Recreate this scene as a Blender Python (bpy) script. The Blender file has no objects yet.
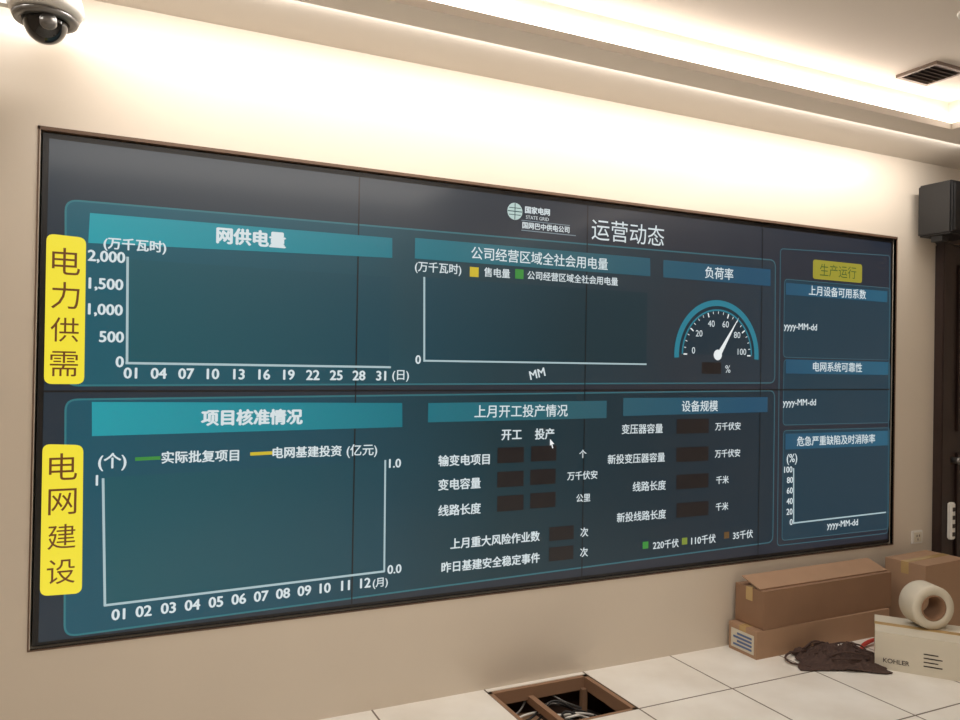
import bpy, bmesh, random
from math import *
from mathutils import Vector, Matrix
random.seed(4)
col=bpy.context.scene.collection
def L(r,g,b):
    f=lambda c:(c/255/12.92) if c/255<=.04045 else ((c/255+.055)/1.055)**2.4
    return (f(r),f(g),f(b),1)
# ---------------------------------------------------------------- materials
def mat(name,c,rough=.5,metal=0,spec=.5,em=None,es=0,noise=0,nscale=8,bump=0,coat=0):
    m=bpy.data.materials.new(name);m.use_nodes=True;nt=m.node_tree;p=nt.nodes['Principled BSDF']
    p.inputs['Base Color'].default_value=c;p.inputs['Roughness'].default_value=rough;p.inputs['Metallic'].default_value=metal
    p.inputs['Specular IOR Level'].default_value=spec;p.inputs['Coat Weight'].default_value=coat
    if coat and rough>.2: p.inputs['Coat Roughness'].default_value=.16
    if em: p.inputs['Emission Color'].default_value=em;p.inputs['Emission Strength'].default_value=es
    if noise or bump:
        tc=nt.nodes.new('ShaderNodeTexCoord');n=nt.nodes.new('ShaderNodeTexNoise');n.inputs['Scale'].default_value=nscale;n.inputs['Detail'].default_value=6
        nt.links.new(tc.outputs['Object'],n.inputs['Vector'])
        if noise:
            mx=nt.nodes.new('ShaderNodeMix');mx.data_type='RGBA';mx.inputs['A'].default_value=c
            mx.inputs['B'].default_value=tuple(x*(1-noise) for x in c[:3])+(1,)
            nt.links.new(n.outputs['Fac'],mx.inputs['Factor']);nt.links.new(mx.outputs['Result'],p.inputs['Base Color'])
        if bump:
            b=nt.nodes.new('ShaderNodeBump');b.inputs['Strength'].default_value=bump;b.inputs['Distance'].default_value=.01
            nt.links.new(n.outputs['Fac'],b.inputs['Height']);nt.links.new(b.outputs['Normal'],p.inputs['Normal'])
    return m
def screenmat(name,stops,axis=0,lo=0,hi=5.15,gain=1.0,rough=.3,noise=0.0):
    """lit LCD content: emission colour ramp along the display, satin glass"""
    m=bpy.data.materials.new(name);m.use_nodes=True;nt=m.node_tree;p=nt.nodes['Principled BSDF']
    p.inputs['Base Color'].default_value=L(22,25,29);p.inputs['Roughness'].default_value=rough
    p.inputs['Coat Weight'].default_value=.3;p.inputs['Coat Roughness'].default_value=.12
    tc=nt.nodes.new('ShaderNodeTexCoord');sp=nt.nodes.new('ShaderNodeSeparateXYZ');mr=nt.nodes.new('ShaderNodeMapRange')
    nt.links.new(tc.outputs['Object'],sp.inputs[0]);nt.links.new(sp.outputs[axis],mr.inputs['Value'])
    mr.inputs['From Min'].default_value=lo;mr.inputs['From Max'].default_value=hi
    r=nt.nodes.new('ShaderNodeValToRGB');e=r.color_ramp.elements
    while len(e)<len(stops): e.new(.5)
    for el,(pos,c) in zip(e,stops): el.position=pos;el.color=c
    if noise:
        n=nt.nodes.new('ShaderNodeTexNoise');n.inputs['Scale'].default_value=1.3;nt.links.new(tc.outputs['Object'],n.inputs['Vector'])
        ma=nt.nodes.new('ShaderNodeMath');ma.operation='MULTIPLY_ADD';ma.inputs[1].default_value=noise;nt.links.new(n.outputs['Fac'],ma.inputs[0]);nt.links.new(mr.outputs[0],ma.inputs[2])
        nt.links.new(ma.outputs[0],r.inputs[0])
    else: nt.links.new(mr.outputs[0],r.inputs[0])
    nt.links.new(r.outputs[0],p.inputs['Emission Color']);p.inputs['Emission Strength'].default_value=gain
    return m
def flat(name,c,g=1.0): return screenmat(name,[(0,c),(1,c)],gain=g)
M={}
M['wall']=mat('wall_glossy_beige',L(215,203,187),.36,noise=.06,nscale=2.5,coat=.35)
M['wallside']=mat('wall_paint',L(200,187,172),.6,noise=.08,nscale=3)
M['ceil']=mat('ceiling_plaster',L(220,211,200),.7,noise=.04,nscale=4)
M['trim']=mat('brown_edge',L(110,86,70),.4,noise=.3,nscale=20)
M['bezel']=mat('black_bezel',L(24,24,27),.3)
M['black']=mat('black_plastic',L(22,21,22),.45,noise=.2,nscale=30)
M['white']=mat('white_plastic',L(225,222,216),.35)
M['dome']=mat('dark_dome_glass',L(12,12,14),.06,coat=.6)
M['grey']=mat('grey_metal',L(120,118,116),.35,metal=.6)
M['wood']=mat('dark_wood',L(52,36,32),.4,noise=.5,nscale=9)
M['card']=mat('cardboard',L(172,138,110),.8,noise=.15,nscale=7,bump=.15)
M['card2']=mat('cardboard_dark',L(148,114,88),.8,noise=.18,nscale=7,bump=.15)
M['wcard']=mat('white_carton',L(214,206,188),.6,noise=.06,nscale=6)
M['blue']=mat('print_blue',L(90,110,150),.6)
M['ink']=mat('print_ink',L(60,50,48),.6)
M['tape']=mat('packing_tape',L(190,160,110),.25,coat=.4)
M['cloth']=mat('dark_netting',L(84,62,54),.85,noise=.6,nscale=60,bump=.8)
M['red']=mat('red_cable',L(190,60,50),.45)
M['pit']=mat('cavity_dark',L(90,68,56),.85,noise=.5,nscale=10,bump=.3)
M['vent']=mat('vent_metal',L(120,104,92),.5,metal=.2)
M['led']=mat('led_diffuser',L(255,240,225),.5,em=L(255,246,238),es=6)
M['lamp']=mat('downlight_glow',L(255,240,225),.5,em=L(255,240,222),es=9)
def floormat():
    m=bpy.data.materials.new('raised_floor_tile');m.use_nodes=True;nt=m.node_tree;p=nt.nodes['Principled BSDF']
    tc=nt.nodes.new('ShaderNodeTexCoord');sp=nt.nodes.new('ShaderNodeSeparateXYZ');nt.links.new(tc.outputs['Object'],sp.inputs[0])
    def seam(out,off):
        a=nt.nodes.new('ShaderNodeMath');a.operation='SUBTRACT';a.inputs[1].default_value=off;nt.links.new(out,a.inputs[0])
        d=nt.nodes.new('ShaderNodeMath');d.operation='PINGPONG';d.inputs[1].default_value=.3;nt.links.new(a.outputs[0],d.inputs[0])
        l=nt.nodes.new('ShaderNodeMath');l.operation='LESS_THAN';l.inputs[1].default_value=.0045;nt.links.new(d.outputs[0],l.inputs[0]);return l
    s1=seam(sp.outputs[0],2.04);s2=seam(sp.outputs[1],-.5)
    mx=nt.nodes.new('ShaderNodeMath');mx.operation='MAXIMUM';nt.links.new(s1.outputs[0],mx.inputs[0]);nt.links.new(s2.outputs[0],mx.inputs[1])
    n=nt.nodes.new('ShaderNodeTexNoise');n.inputs['Scale'].default_value=3;n.inputs['Detail'].default_value=8;nt.links.new(tc.outputs['Object'],n.inputs['Vector'])
    r=nt.nodes.new('ShaderNodeValToRGB');r.color_ramp.elements[0].position=.3;r.color_ramp.elements[1].position=.7
    r.color_ramp.elements[0].color=L(224,218,208);r.color_ramp.elements[1].color=L(240,237,230);nt.links.new(n.outputs['Fac'],r.inputs[0])
    c=nt.nodes.new('ShaderNodeMix');c.data_type='RGBA';nt.links.new(mx.outputs[0],c.inputs['Factor']);nt.links.new(r.outputs[0],c.inputs['A']);c.inputs['B'].default_value=L(104,90,78)
    nt.links.new(c.outputs['Result'],p.inputs['Base Color']);p.inputs['Roughness'].default_value=.35
    return m
M['floor']=floormat()
# ---------------------------------------------------------------- helpers
def obj(name,bm,mats,parent=None,smooth=False,loc=(0,0,0),rot=(0,0,0)):
    me=bpy.data.meshes.new(name);bm.normal_update();bm.to_mesh(me);bm.free()
    for m in (mats if isinstance(mats,list) else [mats]): me.materials.append(m)
    if smooth:
        for p in me.polygons:p.use_smooth=True
    o=bpy.data.objects.new(name,me);col.objects.link(o);o.location=loc;o.rotation_euler=rot
    if parent:o.parent=parent
    return o
def empty(name,loc=(0,0,0),rot=(0,0,0)):
    e=bpy.data.objects.new(name,None);col.objects.link(e);e.location=loc;e.rotation_euler=rot;e.empty_display_size=.1;return e
def box(bm,a,b,mi=0,mtx=None):
    vs=[bm.verts.new((x,y,z)) for x in(a[0],b[0]) for y in(a[1],b[1]) for z in(a[2],b[2])]
    for f in((0,1,3,2),(4,6,7,5),(0,4,5,1),(2,3,7,6),(0,2,6,4),(1,5,7,3)):
        fc=bm.faces.new([vs[i] for i in f]);fc.material_index=mi
    if mtx: bmesh.ops.transform(bm,matrix=mtx,verts=vs)
    return vs
def boxo(name,a,b,m,parent=None,bev=0,loc=(0,0,0),rot=(0,0,0)):
    bm=bmesh.new();box(bm,[min(p,q) for p,q in zip(a,b)],[max(p,q) for p,q in zip(a,b)])
    bmesh.ops.recalc_face_normals(bm,faces=bm.faces)
    if bev: bmesh.ops.bevel(bm,geom=bm.edges[:],offset=bev,segments=2,affect='EDGES')
    return obj(name,bm,m,parent,loc=loc,rot=rot)
def tube(name,pts,r,m,parent=None):
    cu=bpy.data.curves.new(name,'CURVE');cu.dimensions='3D';cu.bevel_depth=r;cu.bevel_resolution=3
    s=cu.splines.new('BEZIER');s.bezier_points.add(len(pts)-1)
    for bp,p in zip(s.bezier_points,pts): bp.co=p;bp.handle_left_type=bp.handle_right_type='AUTO'
    cu.materials.append(m);o=bpy.data.objects.new(name,cu);col.objects.link(o)
    if parent:o.parent=parent
    return o
def lathe(name,prof,m,parent=None,seg=40,loc=(0,0,0),rot=(0,0,0)):
    bm=bmesh.new();rings=[]
    for r,z in prof: rings.append([bm.verts.new((max(r,1e-4)*cos(2*pi*i/seg),max(r,1e-4)*sin(2*pi*i/seg),z)) for i in range(seg)])
    for a,b in zip(rings,rings[1:]):
        for i in range(seg): bm.faces.new((a[i],a[(i+1)%seg],b[(i+1)%seg],b[i]))
    bmesh.ops.recalc_face_normals(bm,faces=bm.faces)
    return obj(name,bm,m,parent,True,loc,rot)
# ---------------------------------------------------------------- room shell
XL,XR,YF,H1,H2=-2.6,6.5,-6.6,3.15,3.34
OX,OZ0,OZ1=5.15,.49,2.59
bm=bmesh.new()
box(bm,(XL,0,0),(0,.14,H1));box(bm,(OX,0,0),(XR,.14,H1));box(bm,(0,0,0),(OX,.14,OZ0));box(bm,(0,0,OZ1),(OX,.14,H1))
obj('wall_back',bm,M['wall'])
boxo('wall_recess',(-.1,.14,.4),(5.25,.17,2.7),M['bezel'])
boxo('wall_left',(XL-.1,YF,0),(XL,.14,H2),M['wallside']);boxo('wall_right',(XR,YF,0),(XR+.1,.14,H2),M['wallside'])
boxo('wall_front',(XL,YF-.1,0),(XR,YF,H2),M['wallside'])
CY,CX=-.57,4.86
bm=bmesh.new()
box(bm,(XL,CY,H1),(XR,.14,H1+.04));box(bm,(CX,YF,H1),(XR,CY,H1+.04))
box(bm,(XL,YF,H2),(XR,.14,H2+.05))
obj('ceiling',bm,M['ceil'])
bm=bmesh.new();box(bm,(XL,CY+.06,H1+.04),(CX+.06,CY+.08,H2));box(bm,(CX+.06,YF,H1+.04),(CX+.08,CY+.08,H2))
obj('trim_1',bm,M['ceil'])
cv=empty('cove_light')
boxo('led_strip',(XL+.05,CY+.02,H1+.045),(CX+.02,CY+.045,H1+.10),M['led'],cv)
boxo('led_strip_side',(CX+.02,YF+.1,H1+.045),(CX+.045,CY+.045,H1+.10),M['led'],cv)
bm=bmesh.new()
box(bm,(-.010,-.004,OZ1-.002),(OX+.008,.03,OZ1+.012));box(bm,(-.008,-.004,OZ0-.004),(-.002,.02,OZ1+.012));box(bm,(OX,-.004,OZ0-.004),(OX+.006,.02,OZ1+.012));box(bm,(-.008,-.003,OZ0-.006),(OX+.006,.02,OZ0))
obj('trim_2',bm,M['trim'])
# floor with one lifted tile
hx0,hx1,hy0,hy1=2.04,2.64,-.5,-.03
bm=bmesh.new()
xs=[XL,hx0,hx1,XR];ys=[YF,hy0,hy1,.14]
for i in range(3):
    for j in range(3):
        if i==1 and j==1: continue
        box(bm,(xs[i],ys[j],-.03),(xs[i+1],ys[j+1],0))
obj('floor',bm,M['floor'])
fo=empty('floor_cavity')
bm=bmesh.new();D=-.32
for a,b in(((hx0-.2,hy0-.2,D-.02),(hx1+.2,hy1+.1,D)),((hx0-.2,hy0-.22,D),(hx1+.2,hy0-.2,-.03)),((hx0-.2,hy1+.1,D),(hx1+.2,hy1+.12,-.03)),((hx0-.22,hy0-.2,D),(hx0-.2,hy1+.1,-.03)),((hx1+.2,hy0-.2,D),(hx1+.22,hy1+.1,-.03))): box(bm,a,b)
obj('cavity_shell',bm,M['pit'],fo)
bm=bmesh.new()
for a,b in(((hx0,hy0,-.07),(hx0+.025,hy1,-.004)),((hx1-.025,hy0,-.07),(hx1,hy1,-.004)),((hx0,hy1-.025,-.07),(hx1,hy1,-.004)),((hx0,hy0,-.07),(hx1,hy0+.025,-.004))): box(bm,a,b)
box(bm,(2.27,hy0+.02,-.09),(2.30,hy1,-.05))
for x,y in((hx0+.03,hy0+.03),(hx1-.05,hy1-.05),(hx0+.03,hy1-.05)): box(bm,(x,y,D),(x+.03,y+.03,-.06))
obj('tile_stringers',bm,M['card2'],fo)
bm=bmesh.new();box(bm,(-.2,-.16,0),(.2,.16,.012));obj('loose_board',bm,M['card'],fo,loc=(2.18,-.2,-.16),rot=(.12,.2,.3))
for k in range(12):
    y=-.07-.034*k
    tube('cable_%d'%(k+1),[(hx0-.1,y,-.22),(2.2+.03*k,y-.05*sin(k*2),-.12),(2.35+.02*sin(k),y+.08*cos(k*1.7),-.06-.02*(k%3)),(2.5,y-.07*sin(k),-.12),(hx1+.1,y+.04,-.24)],.006,(M['grey'],M['black'],M['white'],M['black'])[k%4],fo)
# ---------------------------------------------------------------- video wall
vw=empty('video_wall_display')
YS=.02
boxo('display_chassis',(.008,YS,.498),(OX-.008,.13,2.582),M['bezel'],vw)
def layer(k): return YS-.002-.0008*k
def quads(name,qs,m,k):
    bm=bmesh.new();y=layer(k)
    for q in qs: bm.faces.new([bm.verts.new((x,y,z)) for x,z in q])
    for f in bm.faces:
        f.normal_update()
        if f.normal.y>0:f.normal_flip()
    return obj(name,bm,m,vw)
def R(cx,cz,w,h): return [(cx-w/2,cz+h/2),(cx+w/2,cz+h/2),(cx+w/2,cz-h/2),(cx-w/2,cz-h/2)]
def rr(c,r,n=6):
    out=[]
    for i in range(4):
        p=Vector(c[i]);a=(Vector(c[i-1])-p).normalized();b=(Vector(c[(i+1)%4])-p).normalized()
        p0=p+a*r;p1=p+b*r
        for k in range(n+1):
            t=k/n;out.append(tuple((1-t)**2*p0+2*t*(1-t)*p+t*t*p1))
    return out
def ring(poly,w):
    n=len(poly);c=Vector((sum(p[0] for p in poly)/n,sum(p[1] for p in poly)/n));inn=[]
    for i in range(n):
        p=Vector(poly[i]);e=(Vector(poly[(i+1)%n])-Vector(poly[i-1])).normalized();nn=Vector((-e.y,e.x))
        if nn.dot(c-p)<0:nn=-nn
        inn.append(tuple(p+nn*w))
    return [[poly[i],poly[(i+1)%n],inn[(i+1)%n],inn[i]] for i in range(n)]
def line(a,b,w):
    a=Vector(a);b=Vector(b);d=(b-a).normalized();n=Vector((-d.y,d.x))*w/2
    return [tuple(a+n),tuple(b+n),tuple(b-n),tuple(a-n)]
TX={}
def text(s,x,z,w=None,m='txt',bold=0,rot=0,h=None):
    """flat lettering; width w or letter height h; bold = stroke thickening in metres"""
    cu=bpy.data.curves.new('tmp','FONT');cu.body=s;cu.resolution_u=3
    o=bpy.data.objects.new('tmp',cu);col.objects.link(o);bpy.context.view_layer.update()
    me=bpy.data.meshes.new_from_object(o);vs_=[v.co.copy() for v in me.vertices]
    if vs_:
        x0=min(v.x for v in vs_);x1=max(v.x for v in vs_);y0=min(v.y for v in vs_);y1=max(v.y for v in vs_)
        k=w/(x1-x0) if w else h/(y1-y0)
        bm=TX.setdefault(m,bmesh.new())
        offs=[(0,0)] if not bold else [(-bold,0),(bold,0),(0,-bold*.7),(0,bold*.7)]
        for n_,(ox,oz) in enumerate(offs):
            vv=[]
            for v in vs_:
                a=(v.x-(x0+x1)/2)*k;b=(v.y-(y0+y1)/2)*k
                vv.append(bm.verts.new((x+ox+a*cos(rot)-b*sin(rot),layer(8+.15*n_),z+oz+a*sin(rot)+b*cos(rot))))
            for p in me.polygons:
                try: bm.faces.new([vv[i] for i in p.vertices])
                except ValueError: pass
    bpy.data.objects.remove(o);bpy.data.meshes.remove(me)
G=.78
S_bg=screenmat('lcd_background',[(0,L(26,44,58)),(.3,L(32,44,56)),(.6,L(40,44,54)),(1,L(28,38,54))],gain=.8)
S_pa=screenmat('lcd_panel_upper',[(0,L(0,98,116)),(.25,L(0,82,98)),(.45,L(26,60,70)),(.7,L(38,50,60)),(1,L(22,52,70))],gain=G,noise=.1)
S_pb=screenmat('lcd_panel_lower',[(0,L(0,90,110)),(.25,L(0,74,92)),(.45,L(8,52,62)),(.7,L(20,42,54)),(1,L(20,46,62))],gain=G,noise=.1)
S_pc=screenmat('lcd_panel_right',[(0,L(10,60,76)),(1,L(20,58,76))],gain=G)
S_bar=screenmat('lcd_title_bar',[(0,L(20,165,178)),(.3,L(0,118,134)),(.5,L(40,94,106)),(.75,L(22,78,108)),(1,L(28,96,124))],gain=.85)
S_line=screenmat('lcd_outline',[(0,L(50,140,150)),(1,L(70,112,128))],gain=.6)
S_chart=screenmat('lcd_chart',[(0,L(0,92,104)),(.3,L(0,68,84)),(.5,L(14,50,60)),(1,L(14,42,54))],gain=G)
S_blk=flat('lcd_black',L(34,24,26),.4)
S_seam=flat('lcd_seam',L(8,10,14),.1)
S_yel=flat('lcd_yellow',L(246,228,54),.95);S_yel2=flat('lcd_yellow_dim',L(172,164,50),.75)
quads('screen_background',[[(.03,2.56),(5.12,2.56),(5.125,.522),(.03,.512)]],S_bg,0)
PA=[(.09,2.32),(4.045,2.365),(4.055,1.585),(.105,1.55)];PB=[(.105,1.50),(4.055,1.545),(4.058,.585),(.12,.52)]
quads('panel_power_supply',[rr(PA,.05)],S_pa,1);quads('panel_grid_construction',[rr(PB,.05)],S_pb,1)
PC=[R(4.62,2.0,1.0,.50),R(4.625,1.53,1.0,.42),R(4.63,.94,1.0,.70)]
quads('panel_operations',[rr(c,.03) for c in PC],S_pc,1)
ol=[]
for c,r,w in((PA,.05,.008),(PB,.05,.008)): ol+=ring(rr(c,r),w)
for c in PC: ol+=ring(rr(c,.03),.005)
ol+=ring(rr([(4.08,2.44),(5.11,2.475),(5.125,.56),(4.09,.56)],.03),.006)
quads('panel_outlines',ol,S_line,2)
quads('chart_areas',[[(.33,2.09),(1.5,2.09),(1.5,1.65),(.33,1.65)],[(1.68,2.1),(3.05,2.1),(3.05,1.69),(1.68,1.69)],[(.255,1.17),(1.49,1.195),(1.495,.66),(.27,.64)]],S_chart,2)
bars=[[(.184,2.271),(1.505,2.281),(1.507,2.184),(.18,2.146)],[(1.624,2.292),(3.065,2.30),(3.069,2.196),(1.624,2.19)],[(3.161,2.297),(4.0,2.30),(4.002,2.196),(3.161,2.196)],
[(.206,1.486),(1.572,1.475),(1.575,1.357),(.209,1.344)],[(1.71,1.474),(2.781,1.482),(2.781,1.385),(1.71,1.378)],[(2.894,1.497),(3.992,1.5),(3.992,1.407),(2.894,1.395)],
R(4.61,2.187,.95,.075),R(4.625,1.695,.96,.09),R(4.63,1.217,.96,.1)]
quads('title_bars',bars,S_bar,3)
ax=[line((.33,2.10),(.336,1.645),.010),line((.33,1.65),(1.51,1.65),.010),line((1.676,2.102),(1.684,1.68),.010),line((1.68,1.685),(3.051,1.69),.009),
 line((.254,1.167),(.271,.632),.010),line((.268,.635),(1.497,.657),.010),line((1.490,1.198),(1.495,.655),.009),line((4.223,1.047),(4.23,.69),.010),line((4.226,.696),(5.1,.708),.009)]
quads('chart_axes',ax,flat('lcd_white_line',L(190,215,220),.75),4)
bx=[(2.18,1.199,.157,.082),(2.38,1.201,.157,.082),(2.181,1.073,.157,.082),(2.378,1.076,.157,.082),(2.183,.947,.157,.082),(2.38,.951,.157,.082),(2.5,.765,.155,.075),(2.5,.656,.155,.075),
 (3.397,1.329,.243,.086),(3.398,1.163,.243,.086),(3.401,1.003,.243,.086),(3.405,.837,.243,.086),(3.533,1.675,.15,.07)]
quads('value_boxes',[R(*b) for b in bx],S_blk,4)
quads('legend_yellow',[R(1.95,2.145,.05,.05),[(.85,1.256),(.95,1.258),(.95,1.243),(.85,1.241)]],flat('lcd_leg_yellow',L(215,190,40),.85),4)
quads('legend_green',[R(2.213,2.152,.05,.05),[(.375,1.25),(.475,1.252),(.475,1.237),(.375,1.235)],R(3.064,.653,.04,.04)],flat('lcd_leg_green',L(60,150,60),.8),4)
quads('legend_olive',[R(3.348,.653,.04,.04)],flat('lcd_leg_olive',L(140,160,60),.7),4)
quads('legend_brown',[R(3.672,.663,.04,.04)],flat('lcd_leg_brown',L(110,80,40),.7),4)
quads('tag_power_supply',[rr([(.028,2.172),(.172,2.166),(.176,1.56),(.03,1.56)],.03)],S_yel,4)
quads('tag_grid_construction',[rr([(.03,1.316),(.178,1.308),(.184,.695),(.032,.70)],.03)],S_yel,4)
quads('tag_operations',[rr(R(4.6,2.328,.46,.125),.02)],S_yel2,4)
quads('panel_seams',[line((x,2.56),(x,.517),.007) for x in(1.335,2.635,3.93)]+[line((.03,1.53),(5.12,1.55),.008)],S_seam,2.5)
# gauge
gx,gz=3.58,1.755
def arc(r0,r1,a0,a1,n=40):
    out=[]
    for i in range(n):
        a=radians(a0+(a1-a0)*i/n);b=radians(a0+(a1-a0)*(i+1)/n)
        out.append([(gx+r0*cos(a),gz+r0*sin(a)),(gx+r1*cos(a),gz+r1*sin(a)),(gx+r1*cos(b),gz+r1*sin(b)),(gx+r0*cos(b),gz+r0*sin(b))])
    return out
quads('gauge_face',arc(0.001,.33,0,180),flat('lcd_gauge_face',L(20,46,60),G),3)
quads('gauge_rim',arc(.295,.33,-4,184)+arc(.265,.275,0,180),flat('lcd_gauge_rim',L(44,150,174),.62),4)
tk=[]
for i in range(21):
    a=radians(180-9*i);r1=.262;r0=.235 if i%4==0 else .247
    tk.append(line((gx+r0*cos(a),gz+r0*sin(a)),(gx+r1*cos(a),gz+r1*sin(a)),.008 if i%4==0 else .004))
needle=[(gx-.02,gz-.01),(gx+.015,gz-.02),(3.745,1.99)]
hub=[(gx+.032*cos(2*pi*i/20),gz+.032*sin(2*pi*i/20)) for i in range(20)]
quads('gauge_needle',tk+[needle,hub],flat('lcd_gauge_white',L(235,240,240),.95),5)
for i,s in enumerate(('0','20','40','60','80','100')):
    a=radians(176-34.4*i);text(s,gx+.19*cos(a),gz+.185*sin(a)+.01,h=.038)
text('%',3.659,1.671,h=.045)
quads('logo_globe',[[(2.18+.045*cos(2*pi*i/24),2.48+.045*sin(2*pi*i/24)) for i in range(24)]],flat('lcd_logo',L(200,225,220),.8),4)
quads('logo_grid',[line((2.137,2.48),(2.223,2.48),.005),line((2.18,2.437),(2.18,2.523),.005)]+[line((2.145,z),(2.215,z),.004) for z in(2.462,2.498)],flat('lcd_logo_dark',L(40,90,90),.6),5)
quads('logo_rules',[line((2.22,2.437),(2.52,2.437),.004),line((2.22,2.385),(2.56,2.385),.005)],flat('lcd_rule',L(150,170,180),.6),4)
text('国家电网',2.315,2.495,.15,bold=.0015);text('STATE GRID',2.315,2.456,.14);text('国网巴中供电公司',2.37,2.412,.29,bold=.001)
text('运营动态',2.91,2.432,.50)
D_=[("网供电量",.838,2.224,.299,'h'),("(万千瓦时)",.359,2.148,.241,'b'),("(日)",1.56,1.608,.085,''),
("公司经营区域全社会用电量",2.35,2.243,.84,''),("(万千瓦时)",1.75,2.148,.25,''),("售电量",2.08,2.149,.15,''),("公司经营区域全社会用电量",2.55,2.150,.58,''),("负荷率",3.58,2.247,.22,''),
("项目核准情况",.86,1.415,.44,'h'),("(个)",.288,1.235,.105,'b'),("实际批复项目",.64,1.246,.32,'b'),("电网基建投资",1.11,1.251,.32,'b'),("(亿元)",1.371,1.247,.15,''),("(月)",1.475,.603,.075,''),
("上月开工投产情况",2.244,1.43,.559,''),("开工",2.182,1.305,.118,'b'),("投产",2.382,1.306,.118,'b'),("输变电项目",1.912,1.184,.285,'b'),("变电容量",1.888,1.063,.234,'b'),("线路长度",1.891,.933,.234,'b'),("个",2.626,1.191,.045,''),("万千伏安",2.626,1.073,.195,''),("公里",2.634,.949,.09,''),
("上月重大风险作业数",2.102,.762,.518,'b'),("昨日基建安全稳定事件",2.08,.647,.567,'b'),("次",2.644,.76,.05,''),("次",2.644,.65,.05,''),("设备规模",3.447,1.448,.274,''),
("变压器容量",3.028,1.321,.288,''),("万千伏安",3.667,1.324,.2,''),("新投变压器容量",2.991,1.154,.398,''),("万千伏安",3.667,1.16,.2,''),("线路长度",3.083,.992,.234,''),("千米",3.629,1.001,.098,''),("新投线路长度",3.032,.824,.344,''),("千米",3.629,.84,.098,''),
("220千伏",3.208,.648,.186,''),("110千伏",3.489,.652,.186,''),("35千伏",3.8,.657,.16,''),
("上月设备可用系数",4.6,2.189,.534,''),("yyyy-MM-dd",4.264,1.945,.29,''),("电网系统可靠性",4.609,1.697,.459,''),("yyyy-MM-dd",4.264,1.46,.29,''),("危急严重缺陷及时消除率",4.611,1.217,.73,''),("(%)",4.204,1.104,.09,''),("yyyy-MM-dd",4.674,.655,.29,'')]
for s,x,z,w,k in D_: text(s,x,z,w,bold={'h':.0035,'b':.0015,'':.0008}[k])
for s,x,z in(("2,000",.25,2.091),("1,500",.25,1.976),("1,000",.25,1.869),("500",.275,1.759),("0",.308,1.655)): text(s,x,z,h=.052 if ',' in s else .045,bold=.002)
for s,x,z in(("0",1.65,1.69),("1",.231,1.16),("1.0",1.539,1.181),("0.0",1.546,.664)): text(s,x,z,h=.042,bold=.0015)
text('MM',2.33,1.628,h=.045,rot=.25,bold=.001)
for i in range(11): text('%02d'%(1+3*i),.35+.111*i,1.608,h=.045,bold=.002)
for i in range(12): text('%02d'%(1+i),.323+.0979*i,.592+.0018*i,h=.045,bold=.002)
for i,s in enumerate(('100','80','60','40','20','0')): text(s,4.205-.016*(len(s)-1),1.04-.067*i,h=.038,bold=.001)
for i,c in enumerate('电力供需'): text(c,.101,2.063-.140*i,.102,'tagtxt')
for i,c in enumerate('电网建设'): text(c,.106,1.222-.143*i,.102,'tagtxt')
text('生产运行',4.6,2.328,.34,'opstxt')
tm={'txt':('screen_text',flat('lcd_text',L(222,233,236),.88)),'tagtxt':('tag_text',flat('lcd_tag_text',L(130,74,20),.6)),'opstxt':('operations_text',flat('lcd_ops_text',L(80,110,40),.6))}
for k,bm in TX.items():
    for f in bm.faces:
        f.normal_update()
        if f.normal.y>0:f.normal_flip()
    obj(tm[k][0],bm,tm[k][1],vw)
quads('mouse_cursor',[[(2.415,1.278),(2.442,1.25),(2.43,1.25),(2.436,1.228),(2.43,1.226),(2.423,1.248),(2.415,1.242)]],flat('lcd_cursor',L(240,240,240),1),9.5)
# ---------------------------------------------------------------- security camera
sc=empty('security_camera',(.03,-.30,2.945))
lathe('housing',[(0,.11),(.05,.11),(.085,.105),(.11,.085),(.125,.04),(.128,.01),(.118,-.005),(.1,-.012),(.0,-.012)],M['white'],sc)
lathe('trim_ring',[(.1,-.012),(.112,-.02),(.105,-.035),(.08,-.035),(.08,-.012)],M['grey'],sc)
lathe('dome',[(.078,-.02)]+[(.076*cos(a),-.03-.085*sin(a)) for a in [i*pi/24 for i in range(13)]],M['dome'],sc)
lathe('lens',[(0,0),(.022,0),(.028,.006),(.028,.03),(.0,.03)],M['grey'],sc,loc=(.015,-.075,-.070),rot=(radians(70),0,0))
lathe('mount_stem',[(.0,.10),(.022,.10),(.022,.18),(.055,.19),(.055,.205),(0,.205)],M['white'],sc)
bm=bmesh.new();box(bm,(-.34,-.02,.0),(-.10,.02,.04));obj('side_arm',bm,M['white'],sc)
# ---------------------------------------------------------------- right side: door, speaker, plates
dr=empty('door_1')
boxo('frame_left',(5.56,-.07,0),(5.66,.0,2.58),M['wood'],dr,.006);boxo('frame_top',(5.56,-.07,2.58),(6.48,.0,2.68),M['wood'],dr,.006);boxo('frame_right',(6.4,-.07,0),(6.48,.0,2.58),M['wood'],dr,.006)
boxo('leaf',(5.66,-.035,0),(6.4,-.002,2.58),M['wood'],dr)
for i,(z0,z1) in enumerate(((.15,1.1),(1.25,2.45))): boxo('panel_%d'%(i+1),(5.76,-.05,z0),(6.3,-.034,z1),M['wood'],dr,.006)
lathe('handle',[(0,0),(.022,0),(.022,.05),(.03,.06),(.0,.07)],M['grey'],dr,loc=(5.72,-.035,1.05),rot=(radians(90),0,0))
boxo('power_strip_body',(5.62,-.105,.50),(5.67,-.07,.76),M['white'],dr,.008)
bm=bmesh.new()
for i in range(4): box(bm,(5.633,-.108,.525+.058*i),(5.657,-.104,.553+.058*i))
obj('power_strip_outlets',bm,M['ink'],dr)
sp=empty('wall_speaker')
boxo('cabinet',(5.28,-.30,2.60),(5.62,-.06,2.955),M['black'],sp,.012)
boxo('grille',(5.30,-.312,2.62),(5.60,-.299,2.935),M['black'],sp,.004)
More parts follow.
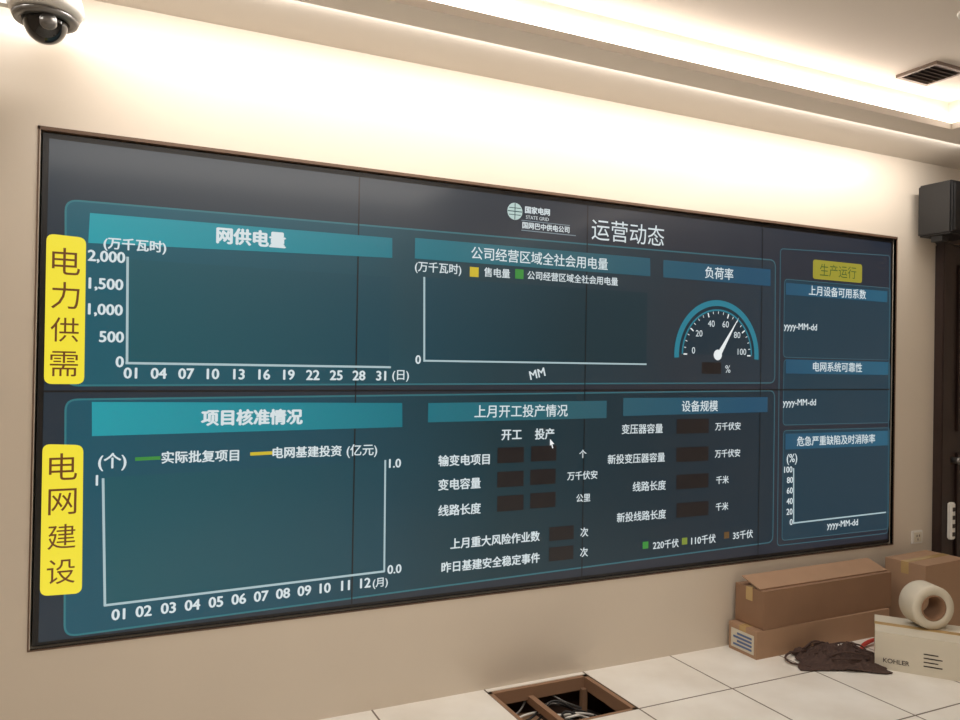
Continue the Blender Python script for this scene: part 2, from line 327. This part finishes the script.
boxo('bracket',(5.42,-.07,2.74),(5.52,0,2.84),M['grey'],sp)
boxo('bracket_foot',(5.31,-.22,2.56),(5.37,-.14,2.605),M['black'],sp)
pl=empty('wall_socket');boxo('plate',(5.34,-.012,.475),(5.45,0,.565),M['white'],pl,.003);boxo('insert',(5.355,-.016,.487),(5.435,-.011,.553),M['wcard'],pl,.002)
bm=bmesh.new()
for x,z in((5.38,.522),(5.405,.522),(5.39,.497)): box(bm,(x,-.0175,z),(x+.006,-.015,z+.016))
obj('slots',bm,M['ink'],pl)
# ceiling vent + downlights
vt=empty('ceiling_vent')
bm=bmesh.new();vx,vy=4.36,-.78
for a,b in(((vx-.13,vy-.12),(vx+.13,vy-.1)),((vx-.13,vy+.1),(vx+.13,vy+.12)),((vx-.13,vy-.1),(vx-.11,vy+.1)),((vx+.11,vy-.1),(vx+.13,vy+.1))): box(bm,(a[0],a[1],H2-.018),(b[0],b[1],H2))
obj('frame',bm,M['vent'],vt)
bm=bmesh.new()
for i in range(6): box(bm,(-.11,-.012,-.001),(.11,.012,.001),0,Matrix.Translation((vx,vy-.085+.034*i,H2-.012))@Matrix.Rotation(radians(35),4,'X'))
obj('louvres',bm,M['vent'],vt);boxo('duct',(vx-.11,vy-.1,H2-.003),(vx+.11,vy+.1,H2-.001),M['ink'],vt)
for x,y in((3.85,-1.35),(1.2,-2.6),(3.2,-2.9),(1.2,-4.6),(3.6,-4.6)):
    d=empty('recessed_downlight',(x,y,H2))
    lathe('ring',[(.055,-.004),(.075,-.012),(.08,0)],M['white'],d);lathe('lens',[(0,-.005),(.055,-.005)],M['lamp'],d)
# ---------------------------------------------------------------- cartons
def carton(name,w,d,h,m,loc,rz):
    e=empty(name,loc,(0,0,rz));t=.006
    bm=bmesh.new();box(bm,(0,0,0),(w,t,h));box(bm,(0,d-t,0),(w,d,h));box(bm,(0,t,0),(t,d-t,h));box(bm,(w-t,t,0),(w,d-t,h));box(bm,(t,t,0),(w-t,d-t,t))
    obj('walls',bm,m,e)
    bm=bmesh.new();box(bm,(0,0,h),(w,d/2-.002,h+t));box(bm,(0,d/2+.002,h),(w,d,h+t));obj('lid_flaps',bm,m,e)
    bm=bmesh.new();box(bm,(-.001,d/2-.025,h+t),(w+.001,d/2+.025,h+t+.0015));box(bm,(-.002,d/2-.025,h-.07),(0,d/2+.025,h+t));obj('tape',bm,M['tape'],e)
    return e
c1=carton('long_cardboard_box',1.13,.22,.155,M['card'],(3.66,-.25,0),0)
bm=bmesh.new();box(bm,(-.003,.02,.02),(-.001,.2,.13));obj('end_label',bm,M['wcard'],c1)
bm=bmesh.new()
for i in range(4): box(bm,(-.005,.035,.035+.022*i),(-.003,.18-.03*(i%2),.047+.022*i))
obj('end_print',bm,M['blue'],c1)
c2=carton('long_cardboard_box.001',1.12,.22,.215,M['card2'],(3.71,-.25,.164),radians(1))
bm=bmesh.new();box(bm,(0,0,0),(1.12,.15,.006));obj('raised_flap',bm,M['card'],c2,loc=(0,.03,.223),rot=(radians(18),0,0))
c3=carton('printed_carton',.62,.34,.20,M['wcard'],(4.20,-.60,0),radians(-52))
def worldtext(s,w,m,parent,loc,rot,name):
    cu=bpy.data.curves.new(name,'FONT');cu.body=s;cu.offset=.012;o=bpy.data.objects.new(name,cu);col.objects.link(o);bpy.context.view_layer.update()
    k=w/max(o.dimensions.x,.01);me=bpy.data.meshes.new_from_object(o);bpy.data.objects.remove(o)
    for v in me.vertices:v.co*=k
    me.materials.clear();me.materials.append(m);o=bpy.data.objects.new(name,me);col.objects.link(o);o.parent=parent;o.location=loc;o.rotation_euler=rot
worldtext('KOHLER',.13,M['ink'],c3,(.04,-.002,.04),(pi/2,0,0),'face_print')
bm=bmesh.new()
for i in range(4): box(bm,(.24,-.002,.05+.022*i),(.33-.02*(i%2),-.001,.056+.022*i))
obj('fine_print',bm,M['ink'],c3)
tr=empty('packing_tape_roll',(4.55,-.66,.2075),(0,0,radians(-22)))
lathe('roll',[(.072,-.07),(.12,-.07),(.124,-.06),(.124,.06),(.12,.07),(.072,.07),(.072,-.07)],M['wcard'],tr,loc=(0,0,.124),rot=(pi/2,0,0))
lathe('core',[(.064,-.071),(.074,-.071),(.074,.071),(.064,.071),(.064,-.071)],M['card2'],tr,loc=(0,0,.124),rot=(pi/2,0,0))
carton('cardboard_box',.46,.27,.44,M['card'],(4.95,-.38,0),radians(4))
# netting heap
bm=bmesh.new();N=60
vs=[[None]*N for _ in range(N)]
from mathutils import noise as NZ
for i in range(N):
    for j in range(N):
        u=i/(N-1)-.5;v=j/(N-1)-.5;r=sqrt(u*u+v*v)*2
        z=max(0,1-r**2)*.05+.075*abs(NZ.noise(Vector((u*8,v*9,1))))*max(0,1.25-r)+.03*abs(NZ.noise(Vector((u*22,v*22,4))))*max(0,1.3-r)+.004
        k=1+.3*NZ.noise(Vector((cos(atan2(v,u))*2.2,sin(atan2(v,u))*2.2,3)))
        vs[i][j]=bm.verts.new((u*.5*k,v*.34*k,z))
for i in range(N-1):
    for j in range(N-1): bm.faces.new((vs[i][j],vs[i+1][j],vs[i+1][j+1],vs[i][j+1]))
nt=empty('dark_netting',(4.09,-.45,0),(0,0,radians(-30)));o=obj('mesh_heap',bm,M['cloth'],nt,True)
mo=o.modifiers.new('s','SOLIDIFY');mo.thickness=.004;mo.offset=1
for k in range(9):
    pts=[];a=random.uniform(0,6.28)
    for q in range(6): pts.append((.19*cos(a+q*.8)*random.uniform(.5,1.1),.13*sin(a+q*.8)*random.uniform(.5,1.1),.025+.06*random.random()))
    tube('strand_%d'%(k+1),pts,.005,M['cloth'],nt)
tube('loose_strand',[(-.2,.05,.03),(-.28,.02,.02),(-.3,-.08,.012),(-.2,-.14,.012)],.006,M['cloth'],nt)
rc=empty('red_cable');tube('cord',[(4.32,-.42,.012),(4.42,-.36,.02),(4.55,-.35,.03),(4.66,-.36,.012),(4.76,-.40,.012)],.012,M['red'],rc)
# ---------------------------------------------------------------- lights
def area(name,loc,rot,sx,sy,p,c=(1,.9,.78)):
    l=bpy.data.lights.new(name,'AREA');l.shape='RECTANGLE';l.size=sx;l.size_y=sy;l.energy=p;l.color=c
    o=bpy.data.objects.new(name,l);col.objects.link(o);o.location=loc;o.rotation_euler=rot;return o
area('wall_wash_fill',(2.5,-.42,H1-.012),(radians(24),0,0),5.6,.05,48,(1,.945,.885))  # added strip lamp that brightens the upper wall, not a fixture of the room
area('room_fill_light',(1.4,-3.4,H2-.02),(0,0,0),3.5,1.2,84,(1,.93,.85))  # added area lamp out of view, soft fill for the whole room
area('cove_glow',(1.2,CY-.0,H1+.09),(radians(80),0,0),7.0,.05,7,(1,.95,.9))
w=bpy.data.worlds.new('World');bpy.context.scene.world=w;w.use_nodes=True
w.node_tree.nodes['Background'].inputs[0].default_value=(.9,.84,.78,1);w.node_tree.nodes['Background'].inputs[1].default_value=.3
# ---------------------------------------------------------------- camera
cd=bpy.data.cameras.new('camera');cd.sensor_width=36;cd.lens=36*780/960;cd.clip_start=.05
co=bpy.data.objects.new('camera',cd);col.objects.link(co)
mt=Matrix.Rotation(-.4471,4,'Z')@Matrix.Rotation(pi/2+.0074,4,'X')@Matrix.Rotation(.0174,4,'Z')
co.matrix_world=Matrix.Translation((.2554,-3.6057,1.6646))@mt
bpy.context.scene.camera=co
bpy.context.scene.view_settings.view_transform='Standard'
